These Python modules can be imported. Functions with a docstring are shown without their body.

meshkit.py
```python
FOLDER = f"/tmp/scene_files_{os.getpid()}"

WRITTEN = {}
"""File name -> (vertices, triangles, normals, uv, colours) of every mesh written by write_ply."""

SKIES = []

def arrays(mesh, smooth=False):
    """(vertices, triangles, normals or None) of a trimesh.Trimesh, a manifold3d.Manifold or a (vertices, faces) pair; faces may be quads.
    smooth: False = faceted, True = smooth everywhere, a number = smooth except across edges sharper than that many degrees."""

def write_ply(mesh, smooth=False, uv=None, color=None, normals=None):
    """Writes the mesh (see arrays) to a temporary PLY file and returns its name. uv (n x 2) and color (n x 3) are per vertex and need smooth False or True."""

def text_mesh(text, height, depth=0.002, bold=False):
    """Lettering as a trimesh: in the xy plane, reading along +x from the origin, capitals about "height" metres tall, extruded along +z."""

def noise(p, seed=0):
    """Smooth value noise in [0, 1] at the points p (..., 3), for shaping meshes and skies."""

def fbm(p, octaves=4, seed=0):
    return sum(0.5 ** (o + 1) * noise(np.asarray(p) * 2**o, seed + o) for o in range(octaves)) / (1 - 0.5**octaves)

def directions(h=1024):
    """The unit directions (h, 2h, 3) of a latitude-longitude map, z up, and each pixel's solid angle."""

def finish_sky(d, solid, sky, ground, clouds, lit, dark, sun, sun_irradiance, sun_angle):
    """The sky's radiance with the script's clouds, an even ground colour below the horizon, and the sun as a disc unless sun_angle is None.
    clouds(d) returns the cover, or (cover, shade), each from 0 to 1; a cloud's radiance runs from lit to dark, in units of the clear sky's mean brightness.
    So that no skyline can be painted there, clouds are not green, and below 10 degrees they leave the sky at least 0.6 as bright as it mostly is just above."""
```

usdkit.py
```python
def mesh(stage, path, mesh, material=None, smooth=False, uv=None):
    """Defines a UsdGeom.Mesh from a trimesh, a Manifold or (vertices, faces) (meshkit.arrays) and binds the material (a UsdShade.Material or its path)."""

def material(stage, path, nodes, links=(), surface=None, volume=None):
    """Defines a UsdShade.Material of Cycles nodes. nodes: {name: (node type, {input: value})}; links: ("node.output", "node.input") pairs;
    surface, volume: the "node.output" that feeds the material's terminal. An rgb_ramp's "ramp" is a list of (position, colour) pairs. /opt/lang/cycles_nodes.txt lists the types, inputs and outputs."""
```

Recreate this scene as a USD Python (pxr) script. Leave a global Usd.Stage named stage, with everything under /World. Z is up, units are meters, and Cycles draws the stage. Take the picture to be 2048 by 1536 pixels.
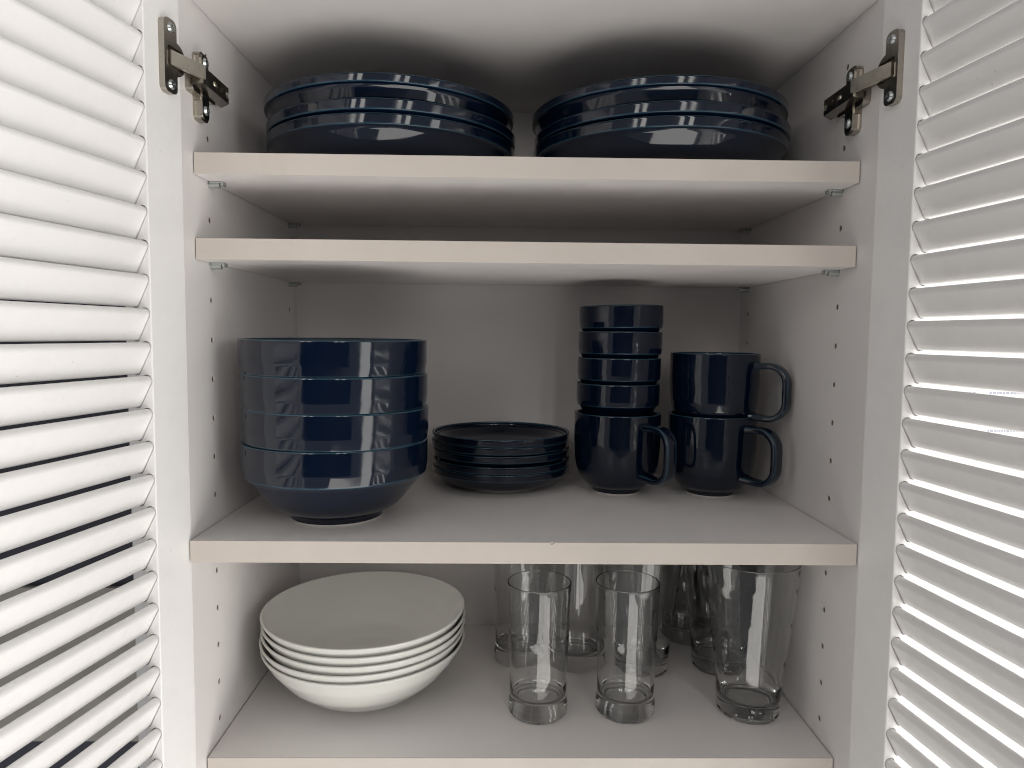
import math, random
import numpy as np, trimesh, manifold3d as m3d
import shapely.geometry as sg
from shapely import affinity
from shapely.ops import unary_union
import usdkit
from pxr import Usd, UsdGeom, UsdShade, UsdLux, Sdf, Gf, Vt

random.seed(7); RNG = np.random.default_rng(7)
stage = Usd.Stage.CreateInMemory()
UsdGeom.SetStageUpAxis(stage, UsdGeom.Tokens.z); UsdGeom.SetStageMetersPerUnit(stage, 1.0)
UsdGeom.Xform.Define(stage, '/World'); UsdGeom.Scope.Define(stage, '/World/Looks')

# ------------------------------------------------------------------ camera
CAM, YAW, PITCH, ROLL, FPX = (-.0201, -.5314, -.0890), .0157, -.0719, .0100, 1381.26
def cam_axes():
    cy, sy, cp, sp = math.cos(YAW), math.sin(YAW), math.cos(PITCH), math.sin(PITCH)
    f = np.array([sy*cp, cy*cp, sp]); r = np.array([cy, -sy, 0.]); u = np.cross(r, f)
    cr, sr = math.cos(ROLL), math.sin(ROLL)
    return cr*r + sr*u, -sr*r + cr*u, f
r_, u_, f_ = cam_axes()
cam = UsdGeom.Camera.Define(stage, '/World/camera')
cam.AddTransformOp().Set(Gf.Matrix4d(*r_, 0, *u_, 0, *(-f_), 0, *CAM, 1))
cam.CreateHorizontalApertureAttr(36.0); cam.CreateVerticalApertureAttr(27.0)
cam.CreateFocalLengthAttr(36.0*FPX/2048); cam.CreateClippingRangeAttr(Gf.Vec2f(.01, 100))
cam.CreateExposureAttr(-0.06)

# ------------------------------------------------------------------ light: even daylight of the room, a window to the right
def mat(name, nodes, links=(), surface=None):
    return usdkit.material(stage, f'/World/Looks/{name}', nodes, links, surface=surface)
amb = mat('room_light', {'b': ('background_shader', {'color': (.97, .98, 1.0), 'strength': .32})}, surface='b.background')
sky = UsdLux.DomeLight.Define(stage, '/World/sky')
UsdShade.MaterialBindingAPI.Apply(sky.GetPrim()).Bind(amb)
sky.GetPrim().SetCustomDataByKey('kind', 'structure')
def area_light(name, at, to, w, h, intensity, color):
    L = UsdLux.RectLight.Define(stage, '/World/' + name)
    z = np.array(at, float) - np.array(to, float); z /= np.linalg.norm(z)
    x = np.cross((0, 0, 1.), z); x /= np.linalg.norm(x); y = np.cross(z, x)
    L.AddTransformOp().Set(Gf.Matrix4d(*x, 0, *y, 0, *z, 0, *at, 1))
    L.CreateWidthAttr(w); L.CreateHeightAttr(h); L.CreateIntensityAttr(intensity); L.CreateColorAttr(Gf.Vec3f(*color))
for k_, x_ in enumerate((-1.12, -.80, .38, .70)):
    area_light('ceiling_lamp' + (f'_{k_:03d}' if k_ else ''), (x_, -2.0, .66), (x_*.3, .1, -.35), .15, 1.0, 5.2, (1., .965, .93))
area_light('floor_glow', (.55, -1.25, -1.45), (.30, -.85, 0), 1.9, 1.3, 3.5, (1., .96, .91))

# ------------------------------------------------------------------ materials
def coat(name, col, rough, scale=40., var=.03, warm=None, spec=.5, bump=.0, bscale=300., metallic=0., specks=None):
    """a surface whose colour drifts a little (var) and may have a fine relief"""
    a = np.array(col, float); lo = a*(1-var); hi = np.minimum(a*(1+var), 1)
    if warm is not None: lo = np.array(warm, float)
    n = {'tc': ('texture_coordinate', {}), 'n': ('noise_texture', {'scale': scale, 'detail': 4.}),
         'r': ('rgb_ramp', {'ramp': [(.3, tuple(lo)), (.6, tuple(a)), (.8, tuple(hi))]}),
         'p': ('principled_bsdf', {'roughness': rough, 'specular_ior_level': spec, 'metallic': metallic})}
    l = [('tc.object', 'n.vector'), ('n.fac', 'r.fac'), ('r.color', 'p.base_color')]
    n['ng'] = ('noise_texture', {'scale': 35., 'detail': 5., 'roughness': .65})
    n['rg'] = ('map_range', {'from_min': .35, 'from_max': .7, 'to_min': rough*.82, 'to_max': min(1., rough*1.25), 'clamp': True})
    l += [('tc.object', 'ng.vector'), ('ng.fac', 'rg.value'), ('rg.result', 'p.roughness')]
    if specks is not None:
        n['ns'] = ('noise_texture', {'scale': 420., 'detail': 2.}); n['nl'] = ('noise_texture', {'scale': 11., 'detail': 2.})
        n['rs'] = ('map_range', {'from_min': .69, 'from_max': .76, 'to_min': 0., 'to_max': .55, 'clamp': True})
        n['rl'] = ('map_range', {'from_min': .45, 'from_max': .62, 'to_min': 0., 'to_max': 1., 'clamp': True})
        n['ms'] = ('math', {'math_type': 'multiply'}); n['mc'] = ('mix_color', {'b': specks})
        l.remove(('r.color', 'p.base_color'))
        l += [('tc.object', 'ns.vector'), ('tc.object', 'nl.vector'), ('ns.fac', 'rs.value'), ('nl.fac', 'rl.value'), ('rs.result', 'ms.value1'), ('rl.result', 'ms.value2'),
              ('ms.value', 'mc.fac'), ('r.color', 'mc.a'), ('mc.result', 'p.base_color')]
    if bump:
        n['n2'] = ('noise_texture', {'scale': bscale, 'detail': 3.}); n['b'] = ('bump', {'strength': bump, 'distance': .0006})
        l += [('tc.object', 'n2.vector'), ('n2.fac', 'b.height'), ('b.normal', 'p.normal')]
    return mat(name, n, l, 'p.BSDF')
M = {}
M['melamine'] = coat('melamine', (.770, .740, .724), .42, 9., .03, bump=.16, bscale=900., specks=(.42, .38, .34))
M['edge_band'] = coat('edge_band', (.585, .53, .478), .38, 14., .03, bump=.08, bscale=500., specks=(.40, .33, .27))
M['door_paint'] = coat('door_paint', (.84, .825, .81), .33, 7., .02, bump=.10, bscale=160., specks=(.58, .52, .42))
M['porcelain'] = coat('porcelain', (.66, .66, .625), .10, 20., .01, specks=(.5, .49, .46))
M['bisque'] = coat('bisque', (.50, .47, .43), .8, 200., .06)
M['nickel'] = coat('nickel', (.42, .39, .34), .24, 60., .10, metallic=1.)
M['bright_nickel'] = coat('bright_nickel', (.80, .76, .66), .34, 60., .05, metallic=1.)
M['screw_zinc'] = coat('screw_zinc', (.60, .64, .63), .28, 80., .08, metallic=1.)
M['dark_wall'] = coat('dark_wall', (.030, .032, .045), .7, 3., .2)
M['grey_stone'] = coat('grey_stone', (.26, .25, .23), .5, 30., .15)
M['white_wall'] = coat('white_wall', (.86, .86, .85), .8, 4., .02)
M['print_ink'] = coat('print_ink', (.42, .44, .52), .6, 40., .1)
M['chipboard'] = coat('chipboard', (.16, .12, .09), .8, 300., .3)
def glaze(name, col, edge, rough):
    n = {'tc': ('texture_coordinate', {}), 'a': ('attribute', {'attribute': 'edge'}), 'n': ('noise_texture', {'scale': 70., 'detail': 3.}),
         'm0': ('math', {'math_type': 'multiply_add', 'value2': 1.2, 'value3': .15}), 'm': ('math', {'math_type': 'multiply', 'use_clamp': True}),
         'c': ('mix_color', {'a': col, 'b': edge}),
         'n2': ('noise_texture', {'scale': 34., 'detail': 2.}), 'b': ('bump', {'strength': .13, 'distance': .0012}),
         'ng': ('noise_texture', {'scale': 60., 'detail': 5.}), 'rg': ('map_range', {'from_min': .4, 'from_max': .7, 'to_min': rough*.7, 'to_max': rough*2.0, 'clamp': True}),
         'p': ('principled_bsdf', {'roughness': rough, 'specular_ior_level': .55})}
    l = [('tc.object', 'n.vector'), ('n.fac', 'm0.value1'), ('m0.value', 'm.value1'), ('a.fac', 'm.value2'), ('m.value', 'c.fac'), ('c.result', 'p.base_color'),
         ('tc.object', 'n2.vector'), ('n2.fac', 'b.height'), ('b.normal', 'p.normal'),
         ('tc.object', 'ng.vector'), ('ng.fac', 'rg.value'), ('rg.result', 'p.roughness')]
    return mat(name, n, l, 'p.BSDF')
M['blue_glaze'] = glaze('blue_glaze', (.0015, .0054, .0165), (.026, .076, .112), .07)
M['glass'] = mat('glass', {'p': ('principled_bsdf', {'base_color': (.994, 1., .996), 'roughness': 0., 'ior': 1.45, 'transmission_weight': 1.})}, surface='p.BSDF')
M['window_light'] = mat('window_light', {'e': ('emission', {'color': (1., .985, .96), 'strength': 4.2})}, surface='e.emission')

# ------------------------------------------------------------------ prim helpers
USED = {}
def path_for(name, parent):
    base = (str(parent.GetPath()) if parent else '/World')
    k = USED.get((base, name), 0); USED[(base, name)] = k + 1
    return f'{base}/{name}' + (f'_{k:03d}' if k else '')
def tag(p, label=None, cat=None, group=None, kind=None):
    for k, v in (('label', label), ('category', cat), ('group', group), ('kind', kind)):
        if v: p.SetCustomDataByKey(k, v)
    return p
def obj(name, mesh, m, parent=None, smooth=False, attr=None, label=None):
    p = path_for(name, parent)
    g = usdkit.mesh(stage, p, mesh, M[m], smooth=smooth)
    if attr is not None:
        UsdGeom.PrimvarsAPI(g).CreatePrimvar('edge', Sdf.ValueTypeNames.FloatArray, 'vertex').Set(Vt.FloatArray.FromNumpy(np.asarray(attr, np.float32)))
    if label: tag(g.GetPrim(), label)
    return g.GetPrim()
def thing(name, label, cat, loc=(0, 0, 0), rz=0., group=None, kind=None, tilt=None):
    x = UsdGeom.Xform.Define(stage, path_for(name, None))
    x.AddTranslateOp().Set(Gf.Vec3d(*loc)); x.AddRotateZOp().Set(float(rz))
    if tilt: x.AddRotateXYZOp().Set(Gf.Vec3f(*tilt))
    return tag(x.GetPrim(), label, cat, group, kind)
def dup(root, label, loc, rz=0., group=None, tilt=None):
    was = root.GetCustomData()
    base = root.GetName()
    r = thing(base, label, was['category'], loc, rz, group or was.get('group'), tilt=tilt)
    r.GetReferences().AddInternalReference(root.GetPath()); r.SetInstanceable(True)
    tag(r, label, was['category'], group or was.get('group'))
    return r
def box(x0, x1, y0, y1, z0, z1):
    b = trimesh.creation.box((x1-x0, y1-y0, z1-z0)); b.apply_translation(((x0+x1)/2, (y0+y1)/2, (z0+z1)/2)); return b
def rbox(x0, x1, y0, y1, z0, z1, r=.0006):
    """a box with small rounded edges"""
    c = m3d.Manifold.batch_hull([m3d.Manifold.sphere(r, 8).translate((x, y, z)) for x in (x0+r, x1-r) for y in (y0+r, y1-r) for z in (z0+r, z1-r)])
    return c
def mcyl(h, r, n=16, axis='z', at=(0, 0, 0)):
    c = m3d.Manifold.cylinder(h, r, r, n, True)
    if axis == 'x': c = c.rotate((0, 90, 0))
    if axis == 'y': c = c.rotate((90, 0, 0))
    return c.translate(at)
def fillet(pts, n=6):
    """pts: (r, z, radius[, edge]) -> dense polyline [(r, z, edge)]"""
    out = []
    for i, p in enumerate(pts):
        P = np.array(p[:2]); rad = p[2] if len(p) > 2 else 0; e = p[3] if len(p) > 3 else 0.
        if rad == 0 or i in (0, len(pts)-1): out.append((*P, e)); continue
        a = np.array(pts[i-1][:2]) - P; b = np.array(pts[i+1][:2]) - P
        la, lb = np.linalg.norm(a), np.linalg.norm(b); a /= la; b /= lb
        cosw = np.clip(a @ b, -1, 1); half = math.acos(cosw)/2
        t = min(rad/math.tan(half), .48*la, .48*lb); rr = t*math.tan(half)
        c = P + (a+b)/np.linalg.norm(a+b)*rr/math.sin(half)
        s, f = P + a*t - c, P + b*t - c
        ang = math.acos(np.clip((s@f)/(rr*rr), -1, 1)); sg_ = np.sign(s[0]*f[1]-s[1]*f[0])
        if e: out.append((*(P + a*min(t*2.2, .9*la)), 0.))
        for k in range(n+1):
            th = sg_*ang*k/n; co, si = math.cos(th), math.sin(th)
            out.append((c[0]+s[0]*co-s[1]*si, c[1]+s[0]*si+s[1]*co, e))
        if e: out.append((*(P + b*min(t*2.2, .9*lb)), 0.))
    return out
def densify(pl, step):
    out = [pl[0]]
    for a, b in zip(pl[:-1], pl[1:]):
        d = math.hypot(b[0]-a[0], b[1]-a[1]); k = max(1, int(d/step))
        for j in range(1, k+1):
            t = j/k; out.append(tuple(a[i]+(b[i]-a[i])*t for i in range(3)))
    return out
def lathe(pl, n=96, step=.01):
    """closed lathe from the axis at the bottom (outside) to the axis on top (inside); -> (verts, faces), edge"""
    pl = densify(pl, step)
    th = np.arange(n)*2*math.pi/n; c, s = np.cos(th), np.sin(th)
    V, E, F = [], [], []
    idx = []
    for (r, z, e) in pl:
        if r < 1e-6: idx.append((len(V), 1)); V.append((0, 0, z)); E.append(e)
        else:
            idx.append((len(V), n)); V += list(zip(r*c, r*s, np.full(n, z))); E += [e]*n
    for (a, na), (b, nb) in zip(idx[:-1], idx[1:]):
        for k in range(n):
            k2 = (k+1) % n
            if na == 1 and nb == 1: continue
            if na == 1: F.append((a, b+k2, b+k))
            elif nb == 1: F.append((a+k, a+k2, b))
            else: F += [(a+k, a+k2, b+k2), (a+k, b+k2, b+k)]
    return (np.array(V, float), np.array(F, int)), np.array(E)

# ------------------------------------------------------------------ the cabinet
HW, FRONT, BACK, ZC, ZB = .2562, -.0128, .2665, .160, -.4336
HOLE_Z = [-.032*k for k in range(-6, 16)]
def side_panel(s):
    a, b = (HW, HW+.016) if s > 0 else (-HW-.016, -HW)
    p = rbox(a, b, -.0148 if s > 0 else -.0101, BACK+.02, -.60, ZC+.03, .0005)
    holes = []
    for k in range(-6, 18):
        z = -.032*k
        if ZB+.004 < z < ZC-.01 and k != -3:
            for y in (.037, .2443): holes.append(mcyl(.022, .0025, 14, 'x', (s*HW, y, z)))
    return p - m3d.Manifold.batch_boolean(holes, m3d.OpType.Add)
cab = thing('kitchen_cabinet', 'white melamine wall cabinet carcass around the shelves, rows of peg holes in its sides', 'cabinet')
for s_ in (-1, 1):
    sp = obj('side_panel', side_panel(s_), 'melamine', cab)
    for k in range(-6, 18):
        if ZB+.004 < -.032*k < ZC-.01 and k != -3:
            for y in (.037, .2443): obj('peg_hole', mcyl(.0100, .00265, 14, 'x', (s_*(HW+.0057), y, -.032*k)), 'chipboard', sp)
obj('top_panel', box(-HW+.0004, HW-.0004, FRONT+.004, BACK, ZC, ZC+.016), 'melamine', cab)
obj('back_panel', box(-HW+.0006, HW-.0006, BACK+.0005, BACK+.004, -.60, ZC+.02), 'melamine', cab)
bp = obj('bottom_panel', rbox(-HW+.0011, HW-.0011, .0090, BACK-.0004, ZB-.016, ZB, .0003), 'melamine', cab)
obj('edge_band', rbox(-HW+.0011, HW-.0011, .0080, .0089, ZB-.0161, ZB+.0001, .0003), 'edge_band', bp)

# ------------------------------------------------------------------ shelves and their clips
def shelf(label, yf, ztop, chip=False, th=.0160):
    t = thing('cabinet_shelf', label, 'shelf', (0, yf, ztop), group=None)
    w = HW-.0009
    obj('board', rbox(-w, w, .0010, .250-yf, -th, 0, .0003), 'melamine', t)
    eb = rbox(-w, w, 0, .00095, -th-.0001, .0001, .0003)
    if chip: eb = eb - m3d.Manifold.batch_hull([m3d.Manifold.sphere(.0012, 8).translate((.0185+dx, -.0002, dz)) for dx, dz in ((0, .0006), (.0028, .0003), (.0012, -.0008))])
    obj('edge_band', eb, 'edge_band', t)
    return t
S1, S2, S3 = .0466, -.0178, -.2478
shelf('top shelf board carrying the two stacks of blue dinner plates', .0081, S1)
shelf('empty shelf board close under the dinner plate shelf', .0081, S2)
shelf('middle shelf board carrying blue bowls and mugs, small chip in its front edge', -.0136, S3, chip=True, th=.0166)
def clip(label, x, y, z):
    t = thing('shelf_clip', label, 'shelf clip', (x, y, z), rz=0 if x < 0 else 180., group='metal clips under the shelves')
    return t
def clip_parts(t):
    obj('pin', mcyl(.010, .0024, 12, 'x', (.004, 0, -.0028)), 'screw_zinc', t, smooth=30)
    obj('tongue', rbox(.0012, .0125, -.0036, .0036, -.0016, -.0003, .0003), 'screw_zinc', t)
    obj('hook', rbox(.0105, .0125, -.0036, .0036, -.0034, -.0016, .0003), 'screw_zinc', t)
first = None
for zz, sn in ((S1-.016, 'dinner plate shelf'), (S2-.016, 'empty shelf')):
    for y, fn in ((.037, 'front'), (.2443, 'back')):
        for sx, xn in ((-1, 'left'), (1, 'right')):
            lab = f'small metal clip holding the {xn} {fn} corner of the {sn} from below'
            if first is None:
                first = clip(lab, sx*HW, y, zz); clip_parts(first)
            else:
                dup(first, lab, (sx*HW, y, zz), 0 if sx < 0 else 180.)

# ------------------------------------------------------------------ louvred doors
def csec(poly): return m3d.CrossSection([np.array(sg.polygon.orient(poly, 1.0).exterior.coords)[:-1]])
def slat_profile(grow=0., low=(.0123, -.0197)):
    c = [sg.Point(.0050, -.0036).buffer(.0036+grow, 8), sg.Point(*low).buffer(.0026+grow, 6)]
    return unary_union(c).convex_hull
def door(name, label, sx, hinge, ddir, stile, z0, pitch, n, width, low):
    """local frame: x along the door away from the hinge, y outwards (thickness), z up"""
    d = -np.array(ddir)                       # hinge -> free edge
    out = np.array([sx*abs(d[1]), 0.]); out = np.array([-d[1], d[0]]) if (-d[1]*sx) > 0 else np.array([d[1], -d[0]])
    T = np.eye(4); T[:3, 0] = (*d, 0); T[:3, 1] = (*out, 0); T[:3, 3] = (hinge[0], hinge[1], 0)
    flip = np.linalg.det(T[:3, :3]) < 0
    def put(mesh):
        if hasattr(mesh, 'to_mesh'):
            mm = mesh.to_mesh(); mesh = trimesh.Trimesh(np.array(mm.vert_properties[:, :3]), np.array(mm.tri_verts), process=False)
        v = np.asarray(mesh.vertices) @ T[:3, :3].T + T[:3, 3]; f = np.asarray(mesh.faces)
        return trimesh.Trimesh(v, f[:, ::-1] if flip else f, process=False)
    t = UsdGeom.Xform.Define(stage, path_for(name, cab)).GetPrim(); tag(t, label)
    zlo, zhi, th = -.585, .205, .0205
    zs = [z0 - pitch*k for k in range(-n[0], n[1])]
    tilts = {z: random.uniform(-.9, .9) for z in zs}
    prof = lambda g, z: affinity.rotate(slat_profile(g, low), tilts[z], origin=(.0085, -.012))
    def extr(poly, x0, x1, z):                # poly in (t, z)
        cs = csec(poly)
        e = m3d.Manifold.extrude(cs, x1-x0)   # (t, z, len)
        return e.transform(np.array([[0, 0, 1, x0], [1, 0, 0, 0], [0, 1, 0, z]], float))
    slots = m3d.Manifold.batch_boolean([extr(prof(.0007, z), stile-.006, width-stile+.006, z) for z in zs], m3d.OpType.Add)
    a = rbox(-.004, stile, 0, th, zlo, zhi, .0009) - slots
    b = rbox(width-stile, width, 0, th, zlo, zhi, .0009) - slots
    ang = math.atan2(abs(d[0]), abs(d[1]))
    a = a.trim_by_plane((math.cos(ang), -math.sin(ang), 0), .0002)
    obj('stile', put(a), 'door_paint', t, smooth=35); obj('stile', put(b), 'door_paint', t, smooth=35)
    obj('rail', put(rbox(stile+.0002, width-stile-.0002, .0004, th-.0004, zhi-.030, zhi-.0004, .0009)), 'door_paint', t)
    obj('rail', put(rbox(stile+.0002, width-stile-.0002, .0004, th-.0004, zlo+.0004, zlo+.030, .0009)), 'door_paint', t)
    for z in zs:
        if zlo+.052 < z < zhi-.030:
            dz = random.uniform(-.00012, .00012)
            obj('slat', put(extr(prof(0., z), stile-.005, width-stile+.005, z+dz)), 'door_paint', t, smooth=35)
    return t, put, T
DL, putL, TL = door('door', 'white louvred cabinet door standing open on the left', -1, (-.2562, -.0105), (.1922, .9814), .0366, .1131, .02335, (3, 30), .272, (.0123, -.0197))
DR, putR, TR = door('door', 'white louvred cabinet door standing open on the right, light between its slats', 1, (.2562, -.0152), (-.1182, .9930), .0390, .1046, .0227, (3, 30), .272, (.0114, -.0178))

# ------------------------------------------------------------------ hinges
def screw(at, axis, r=.0036):
    s = m3d.Manifold.cylinder(.0016, r, r*.72, 20).rotate({'x': (0, 90, 0), '-x': (0, -90, 0), 'y': (-90, 0, 0), '-y': (90, 0, 0)}[axis]).translate(at)
    L = r*1.15
    for a in (20, 110):
        q = m3d.Manifold.cube((.0022, .0009, L), True) if 'x' in axis else m3d.Manifold.cube((L, .0022, .0009), True)
        q = q.rotate((a, 0, 0) if 'x' in axis else (0, a, 0))
        off = {'x': (.0016, 0, 0), '-x': (-.0016, 0, 0), 'y': (0, .0016, 0), '-y': (0, -.0016, 0)}[axis]
        s = s - q.translate(tuple(np.add(at, off)))
    return s
def plate_poly(poly, depth):                    # poly in (y, z) -> extruded along +x from x=0
    e = m3d.Manifold.extrude(csec(poly), depth)
    return e.transform(np.array([[0, 0, 1, 0], [1, 0, 0, 0], [0, 1, 0, 0]], float))
def rrect(y0, y1, z0, z1, r): return sg.box(y0+r, z0+r, y1-r, z1-r).buffer(r, 6)
def hinge(label, sx, put, zc, dl, T):
    t = UsdGeom.Xform.Define(stage, path_for('hinge', cab)).GetPrim(); tag(t, label)
    mir = (lambda m_: m_.mirror((1, 0, 0))) if sx > 0 else (lambda m_: m_)
    place = lambda m_: mir(m_).translate((sx*HW, 0, zc))
    # mounting plate on the cabinet side: x points into the cabinet
    wings = plate_poly(rrect(.0105, .0255, -.0300, .0210, .0045), .0056) + plate_poly(rrect(.0120, .0240, -.0288, .0198, .004), .0068) + plate_poly(rrect(-.0020, .0180, -.0125, .0085, .003), .0060) + plate_poly(rrect(.0100, .0420, -.0105, .0085, .003), .0045)
    wings = wings - m3d.Manifold.cube((.0040, .003, .0120), True).translate((.0036, .0105, -.0215)) - m3d.Manifold.cube((.0036, .003, .0075), True).translate((.0034, .0105, .0145))
    mp = obj('mounting_plate', place(wings), 'nickel', t, smooth=35)
    for z in (-.0215, .0140): obj('screw', place(screw((.0068, .0185, z), 'x', .0038)), 'screw_zinc', t, smooth=35)
    body = m3d.Manifold.batch_hull([m3d.Manifold.cube((.0015, .054, .0150), True).translate((.0050, .0250, -.001)), m3d.Manifold.cube((.0015, .048, .0125), True).translate((.0125, .0230, -.001))])
    body = body - mcyl(.008, .0036, 18, 'x', (.0135, .0335, -.001)) - m3d.Manifold.cube((.004, .008, .0035), True).translate((.0140, .0215, -.001)) - mcyl(.006, .0034, 16, 'x', (.0140, .0440, -.001))
    arm = obj('hinge_arm', place(body), 'nickel', t, smooth=35)
    obj('screw', place(screw((.0106, .0440, -.001), 'x', .0032)), 'screw_zinc', t, smooth=35)
    obj('screw', place(screw((.0118, .0215, -.001), 'x', .0024)), 'bright_nickel', t, smooth=35)
    # cup flange on the door (door frame: x along door, y outwards, so -y rises towards the viewer)
    def flat(poly, h0, h1):
        e = m3d.Manifold.extrude(csec(poly), h1-h0)   # (along, z)
        return e.transform(np.array([[1, 0, 0, 0], [0, 0, -1, -h0], [0, 1, 0, zc+.002]], float))
    fl = rrect(dl, dl+.0135, -.0255, .0255, .0045)
    disc = sg.Point(dl+.0015, 0).buffer(.0120, 20)
    flange = (flat(fl, 0, .0046) + flat(disc, 0, .0040)) - flat(rrect(dl-.0075, dl+.0100, -.0072, .0072, .002), .0012, .01)
    cf = obj('cup_flange', put(flange), 'nickel', t, smooth=35)
    for z in (-.0195, .0195): obj('screw', put(screw((dl+.0062, -.0046, zc+.002+z), '-y', .0036)), 'screw_zinc', t, smooth=35)
    # link between the cup and the arm
    a = (T @ np.array([dl+.0085, -.0052, 0, 1]))[:2]; b = np.array([sx*(HW-.0135), .0010]); z = zc
    def bar(p, q, z0, z1, w):
        dv = (q-p)/np.linalg.norm(q-p); nv = np.array([-dv[1], dv[0]])*w
        pts = [(*(pp+s*nv), zz) for pp in (p, q) for s in (-1, 1) for zz in (z0, z1)]
        return m3d.Manifold.hull_points(np.array(pts))
    obj('link', bar(a, b, z-.0045, z+.0055, .0012), 'bright_nickel', t)
    a2 = (T @ np.array([dl+.0010, -.0010, 0, 1]))[:2]; b2 = np.array([sx*(HW-.0070), .0010])
    obj('link', bar(a2, b2, z-.0035, z+.0045, .0010), 'nickel', t)
hinge('nickel concealed hinge joining the left door to the cabinet', -1, putL, .1020, .0085, TL)
hinge('nickel concealed hinge joining the right door to the cabinet', 1, putR, .0995, .0100, TR)

# ------------------------------------------------------------------ crockery
def ceramic(t, pl, foot_r, n=112, m='blue_glaze', foot=True):
    (V, F), E = lathe(pl, n)
    obj('body', (V, F), m, t, smooth=True, attr=E)
    if foot:
        ring = fillet([(foot_r-.0030, .0016), (foot_r-.0030, 0, .0004), (foot_r, 0, .0005), (foot_r+.0002, .0016)], 3)
        ring = [(r, z, 0.) for r, z, e in ring] + [(foot_r-.0030, .0016, 0.)]
        (V, F), _ = lathe(ring, 64)
        obj('foot_ring', (V, F), 'bisque', t, smooth=30)
def plate_profile(R, H, lip, foot, floor=.0065, t=.0042):
    zc = H-lip                                     # lower edge of the lip; below it a steep wall runs in to the foot
    return fillet([(0, .0030), (foot-.0045, .0030, .001), (foot-.0035, .0014, .0005), (foot, .0014, .0008), (foot+.0015, .0036, .002),
                   (R-.0125, zc*.34, .016), (R-.0044, zc-.0020, .012), (R-.0030, zc-.0004, .0012), (R-.0006, zc+.0006, .0010, .55), (R-.0001, H-.0012, .004), (R-.0004, H, .0011, .8), (R-.0030, H, .0013, .8), (R-t+.0004, H-.004, .002),
                   (R-t-.0036, zc+.0022, .004), (R-.0160, zc*.40+.0045, .02), (foot, floor, .02), (0, floor)])
def bowl_profile(R, H, corner, foot, k=1.):
    return fillet([(0, .0035*k), (foot-.005*k, .0035*k, .001), (foot-.004*k, .0014, .0005), (foot, .0014, .0008), (foot+.0008*k, .0055*k, .003*k), (foot+.015*k, .0125*k, .03*k), (R-.0125*k, corner-.0100*k, .03*k), (R-.0050*k, corner-.0010*k, .002*k),
                   (R-.0013*k, corner+.0024*k, .0022*k, .55), (R, corner+.012*k, .02*k), (R, H-.0012, .002), (R-.0003, H, .0011, 1.), (R-.0036*k, H, .0013, 1.), (R-.0046*k, H-.004*k, .003),
                   (R-.0058*k, corner+.006*k, .006*k), (R-.020*k, corner-.009*k, .03*k), (foot+.010*k, .0165*k, .03*k), (foot-.006*k, .0095*k, .02*k), (0, .0085*k)])

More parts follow.
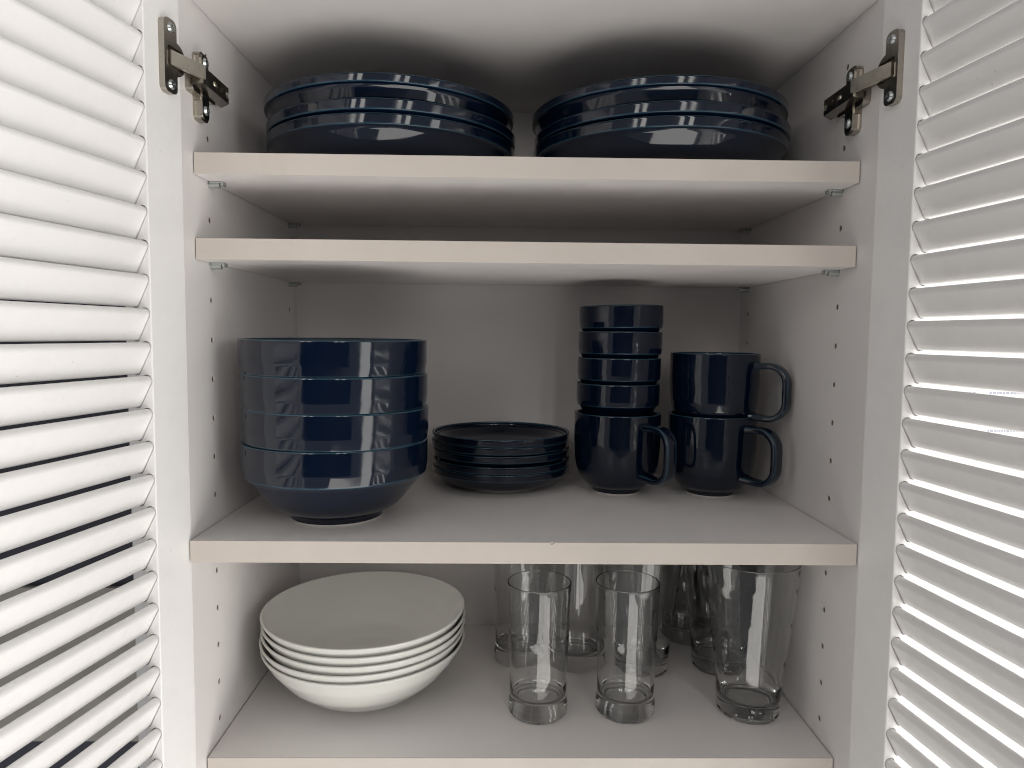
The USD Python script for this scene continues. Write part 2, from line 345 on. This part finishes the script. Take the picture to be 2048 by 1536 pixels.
# dinner plates
DP = 'dark blue dinner plates on the top shelf'
def dinner(first_labels, c, r):
    pl = plate_profile(r, .0334, .0088, r*.70, .0090)
    top = plate_profile(r*1.004, .0425, .0070, r*.70, .0100)
    zs = (0, .0108, .0212)
    for k, lab in enumerate(first_labels):
        t = thing('dinner_plate', lab, 'plate', (c[0]+(0, .001, -.0012)[k], c[1]+(0, -.001, .0012)[k], S1+.0002+zs[k]), (10, 75, 200)[k], DP)
        ceramic(t, top if k == 2 else pl, r*.70, 144)
dinner(['dark blue dinner plate at the bottom of the left stack on the top shelf', 'dark blue dinner plate in the middle of the left stack on the top shelf', 'dark blue dinner plate on top of the left stack on the top shelf'], (-.1222, .1267), .1125)
dinner(['dark blue dinner plate at the bottom of the right stack on the top shelf', 'dark blue dinner plate in the middle of the right stack on the top shelf', 'dark blue dinner plate on top of the right stack on the top shelf'], (.1229, .1244), .1151)

# cereal bowls
t = thing('blue_bowl', 'large dark blue bowl at the bottom of the stack on the middle shelf', 'bowl', (-.1622, .0646, S3), 15., 'stack of large dark blue bowls')
ceramic(t, bowl_profile(.0782, .0680, .0372, .0389), .0389, 128)
for k, (w, dx, rz, tl) in enumerate((('second large dark blue bowl from the bottom of the stack on the middle shelf', .0003, 130., .4), ('third large dark blue bowl from the bottom of the stack on the middle shelf', -.0004, 260., -.35), ('large dark blue bowl on top of the stack on the middle shelf', -.0009, 40., .3))):
    dup(t, w, (-.1622+dx, .0646+.0004*k, S3+.0284*(k+1)), rz, tilt=(tl, -tl*.6, 0))

# side plates
SP = 'stack of small dark blue side plates'
t = thing('side_plate', 'small dark blue side plate at the bottom of the stack beside the bowls', 'plate', (-.0197, .1930, S3), 0., SP)
ceramic(t, plate_profile(.0722, .0236, .0078, .0400, .0062, .0036), .0400, 112)
for k, (w, dx, dy) in enumerate((('second small dark blue side plate from the bottom, beside the bowls', .0006, 0), ('middle plate of the five small dark blue side plates beside the bowls', .0004, .0006), ('second small dark blue side plate from the top, beside the bowls', -.0008, 0), ('small dark blue side plate on top of the stack beside the bowls', -.0002, -.0006))):
    dup(t, w, (-.0197+dx, .1930+dy, S3+(.0076, .0180, .0266, .0343)[k]), 70.*k+20)

# mugs
def mug_parts(t):
    R, H = .0436, .0812
    pl = fillet([(0, .0034), (.0195, .0034, .001), (.0204, .0014, .0005), (.0236, .0014, .0008), (.0244, .0046, .002), (.0325, .0095, .014), (.0405, .0225, .020), (.0424, .0330, .03), (R, .052, .08), (R, H-.001, .002), (R-.0003, H, .001, .9), (R-.0032, H, .0012, .9), (R-.0038, H-.004, .002),
                 (R-.0046, .034, .01), (.0330, .0180, .015), (.0200, .0100, .01), (0, .0092)])
    ceramic(t, pl, .0236, 112)
    # handle: flat strap bent into a D
    zt, zb, x0, x1 = .0700, .0190, R-.0030, R+.0280
    path = []
    rr = .0165
    for a in np.linspace(90, 0, 12): path.append((x1-rr+rr*math.cos(math.radians(a)), zt-rr+rr*math.sin(math.radians(a))))
    for a in np.linspace(0, -90, 12): path.append((x1-rr+rr*math.cos(math.radians(a)), zb+rr+rr*math.sin(math.radians(a))))
    path = [(x0-.001, zt-.0006)] + path + [(x0-.0035, zb+.0016)]
    path = np.array(path); seg = np.r_[0, np.cumsum(np.linalg.norm(np.diff(path, axis=0), axis=1))]
    u = np.linspace(0, seg[-1], 46); path = np.stack([np.interp(u, seg, path[:, i]) for i in (0, 1)], 1)
    tan = np.gradient(path, axis=0); tan /= np.linalg.norm(tan, axis=1)[:, None]; nor = np.stack([-tan[:, 1], tan[:, 0]], 1)
    q = 20; th = np.arange(q)*2*math.pi/q
    V, E = [], []
    for i, (p, nn) in enumerate(zip(path, nor)):
        end = min(i, len(path)-1-i)/8.; fl = 1+.35*max(0, 1-end)**2
        for a in th:
            sa = math.copysign(abs(math.cos(a))**.55, math.cos(a)); sb = math.copysign(abs(math.sin(a))**.55, math.sin(a))
            w, h = sa*.0072*fl, sb*.0030*fl
            V.append((p[0]+nn[0]*h, w, p[1]+nn[1]*h)); E.append(.75 if abs(abs(sa)-abs(sb)) < .25 else 0.)
    F = []
    for i in range(len(path)-1):
        for k in range(q):
            a, b, c_, d = i*q+k, i*q+(k+1) % q, (i+1)*q+(k+1) % q, (i+1)*q+k
            F += [(a, b, c_), (a, c_, d)]
    m_ = trimesh.Trimesh(np.array(V), np.array(F), process=False)
    if m_.volume < 0: m_ = trimesh.Trimesh(np.array(V), np.array(F)[:, ::-1], process=False)
    obj('handle', m_, 'blue_glaze', t, smooth=True, attr=E)
MG = 'dark blue mugs on the middle shelf'
t = thing('blue_mug', 'dark blue mug under the column of small bowls', 'mug', (.0985, .1655, S3), -56., MG)
mug_parts(t)
dup(t, 'dark blue mug at the right, carrying another mug', (.1930, .1585, S3), -52., MG)
dup(t, 'dark blue mug standing on another mug at the right', (.1940, .1590, S3+.0610), -40., MG, tilt=(0, 0, 0))

# small bowls on the left mug
SB = 'column of small dark blue bowls'
t = thing('small_bowl', 'lowest of the small dark blue bowls, set into the mug below it', 'bowl', (.0985, .1660, S3+.0685), 0., SB)
ceramic(t, bowl_profile(.0418, .0425, .0195, .0235, .55), .0235, 96)
for k, (w, dx) in enumerate((('second small dark blue bowl from the bottom, in the column on the mug', .0006), ('second small dark blue bowl from the top, in the column on the mug', .0012), ('small dark blue bowl on top of the column standing on the mug', .0022))):
    dup(t, w, (.0985+dx, .1660, S3+.0685+.0256*(k+1)), 80.*k, tilt=(0, .5*k, 0))

# white shallow bowls
WB = 'stack of shallow white bowls'
t = thing('white_bowl', 'shallow white bowl at the bottom of the stack', 'bowl', (-.1485, .1154, ZB), 0., WB)
wp = fillet([(0, .0020), (.030, .0020, .001), (.0315, 0, .0008), (.036, 0, .001), (.0385, .0030, .002), (.0560, .0090, .03), (.0750, .0245, .04), (.0880, .0410, .04), (.0950, .0530, .02), (.0953, .0546, .0009), (.0932, .0546, .0009), (.0920, .0525, .01),
             (.0850, .0420, .04), (.0725, .0275, .04), (.0540, .0128, .03), (.0350, .0070, .02), (0, .0062)], 5)
(V, F), E = lathe(wp, 128)
obj('body', (V, F), 'porcelain', t, smooth=True)
for k, (w, tl) in enumerate((('second shallow white bowl from the bottom of the stack', .4), ('middle one of the five shallow white bowls in the stack', .2), ('second shallow white bowl from the top of the stack', .5), ('shallow white bowl on top of the stack, open to view', .3))):
    dup(t, w, (-.1485+(-.0008, .0004, .0006, -.0002)[k], .1154+.0003*k, ZB+(.0074, .0149, .0224, .0298)[k]), 50.*k, tilt=(tl*.2, -tl*.2, 0))

# glasses
TG, FG = 'straight tumblers on the bottom of the cabinet', 'tall flared glasses on the bottom of the cabinet'
def tumbler_parts(t):
    pl = fillet([(0, .0012), (.020, .0012, .002), (.0225, 0, .001), (.0252, 0, .002), (.0270, .0030, .003), (.0272, .0100, .006), (.0262, .0175, .008), (.0260, .0300, .03), (.0275, .0750, .06), (.0290, .1195, .02), (.0290, .1215, .0007), (.0279, .1215, .0006), (.0278, .1190, .01),
                 (.0263, .0750, .06), (.0248, .0300, .03), (.0243, .0205, .004), (.0215, .0165, .004), (0, .0158)], 5)
    (V, F), _ = lathe(pl, 96, .006); obj('glass_body', (V, F), 'glass', t, smooth=True)
def flared_parts(t):
    pl = fillet([(0, .0016), (.019, .0016, .002), (.022, 0, .001), (.0262, 0, .002), (.0280, .0030, .003), (.0281, .0110, .01), (.0292, .0300, .06), (.0320, .0550, .1), (.0368, .0930, .1), (.0402, .1250, .1), (.0414, .1415, .03), (.0415, .1432, .0007), (.0404, .1432, .0006), (.0403, .1400, .02),
                 (.0390, .1240, .1), (.0356, .0920, .1), (.0308, .0550, .1), (.0279, .0300, .04), (.0262, .0185, .006), (.0225, .0135, .006), (0, .0128)], 5)
    (V, F), _ = lathe(pl, 96, .006); obj('glass_body', (V, F), 'glass', t, smooth=True)
t = thing('tumbler', 'straight clear tumbler in front, nearer the white bowls', 'glass', (.0162, .0806, ZB), 0, TG); tumbler_parts(t)
dup(t, 'straight clear tumbler in front, in the middle of the glasses', (.0968, .0818, ZB), 40, TG)
dup(t, 'straight clear tumbler behind the front one nearer the white bowls', (.0022, .1840, ZB), 80, TG)
dup(t, 'straight clear tumbler standing back between the two front tumblers', (.0600, .1745, ZB), 120, TG)
dup(t, 'straight clear tumbler farthest back, almost against the back panel', (.1960, .2365, ZB), 160, TG)
t = thing('flared_glass', 'tall clear flared glass in front by the right cabinet side', 'glass', (.2105, .0822, ZB), 0, FG); flared_parts(t)
dup(t, 'tall clear flared glass behind the front tumbler in the middle', (.1280, .1640, ZB), 50, FG)
dup(t, 'tall clear flared glass behind the other flared glass at the right', (.2105, .1680, ZB), 100, FG)

# ------------------------------------------------------------------ what shows between the slats, and where the light comes from
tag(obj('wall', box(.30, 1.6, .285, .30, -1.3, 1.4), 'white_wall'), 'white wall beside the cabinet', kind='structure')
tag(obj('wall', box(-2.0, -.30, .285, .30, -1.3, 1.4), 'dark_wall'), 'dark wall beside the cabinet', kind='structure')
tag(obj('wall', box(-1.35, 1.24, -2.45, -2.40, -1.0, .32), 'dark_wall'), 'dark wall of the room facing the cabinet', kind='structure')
tag(obj('splashback', box(-1.6, -.31, .278, .2845, -.585, -.395), 'grey_stone'), 'grey strip of splashback low behind the left door', 'splashback')
nt = thing('wall_notice', 'white paper notice with small grey print, seen through the right slats', 'notice', (.50, .2846, -.30))
obj('sheet', box(-.12, .20, -.0003, 0, -.05, .20), 'white_wall', nt)
for zr in (.1465, .1010):
    x = .030
    while x < .15:
        L_ = random.uniform(.0012, .0040)
        if not (.046 < x < .064): obj('print_mark', box(x, x+L_, -.0006, -.0004, zr-.0014+random.uniform(-.0004, .0004), zr+.0014), 'print_ink', nt)
        x += L_+random.uniform(.0006, .0016)
w = thing('window', 'bright window seen between the slats of the right door', 'window', (0, 0, 0))
WX, WY0, WY1, WZ0, WZ1 = 1.25, -1.45, -.05, -1.35, .40
obj('pane', box(WX, WX+.004, WY0, WY1, WZ0, WZ1), 'window_light', w)
for a, b, c, d in ((WY0-.06, WY0, WZ0-.06, WZ1+.06), (WY1, WY1+.06, WZ0-.06, WZ1+.06), (WY0, WY1, WZ1, WZ1+.06), (WY0, WY1, WZ0-.06, WZ0)):
    obj('frame', box(WX-.02, WX+.03, a, b, c, d), 'white_wall', w)
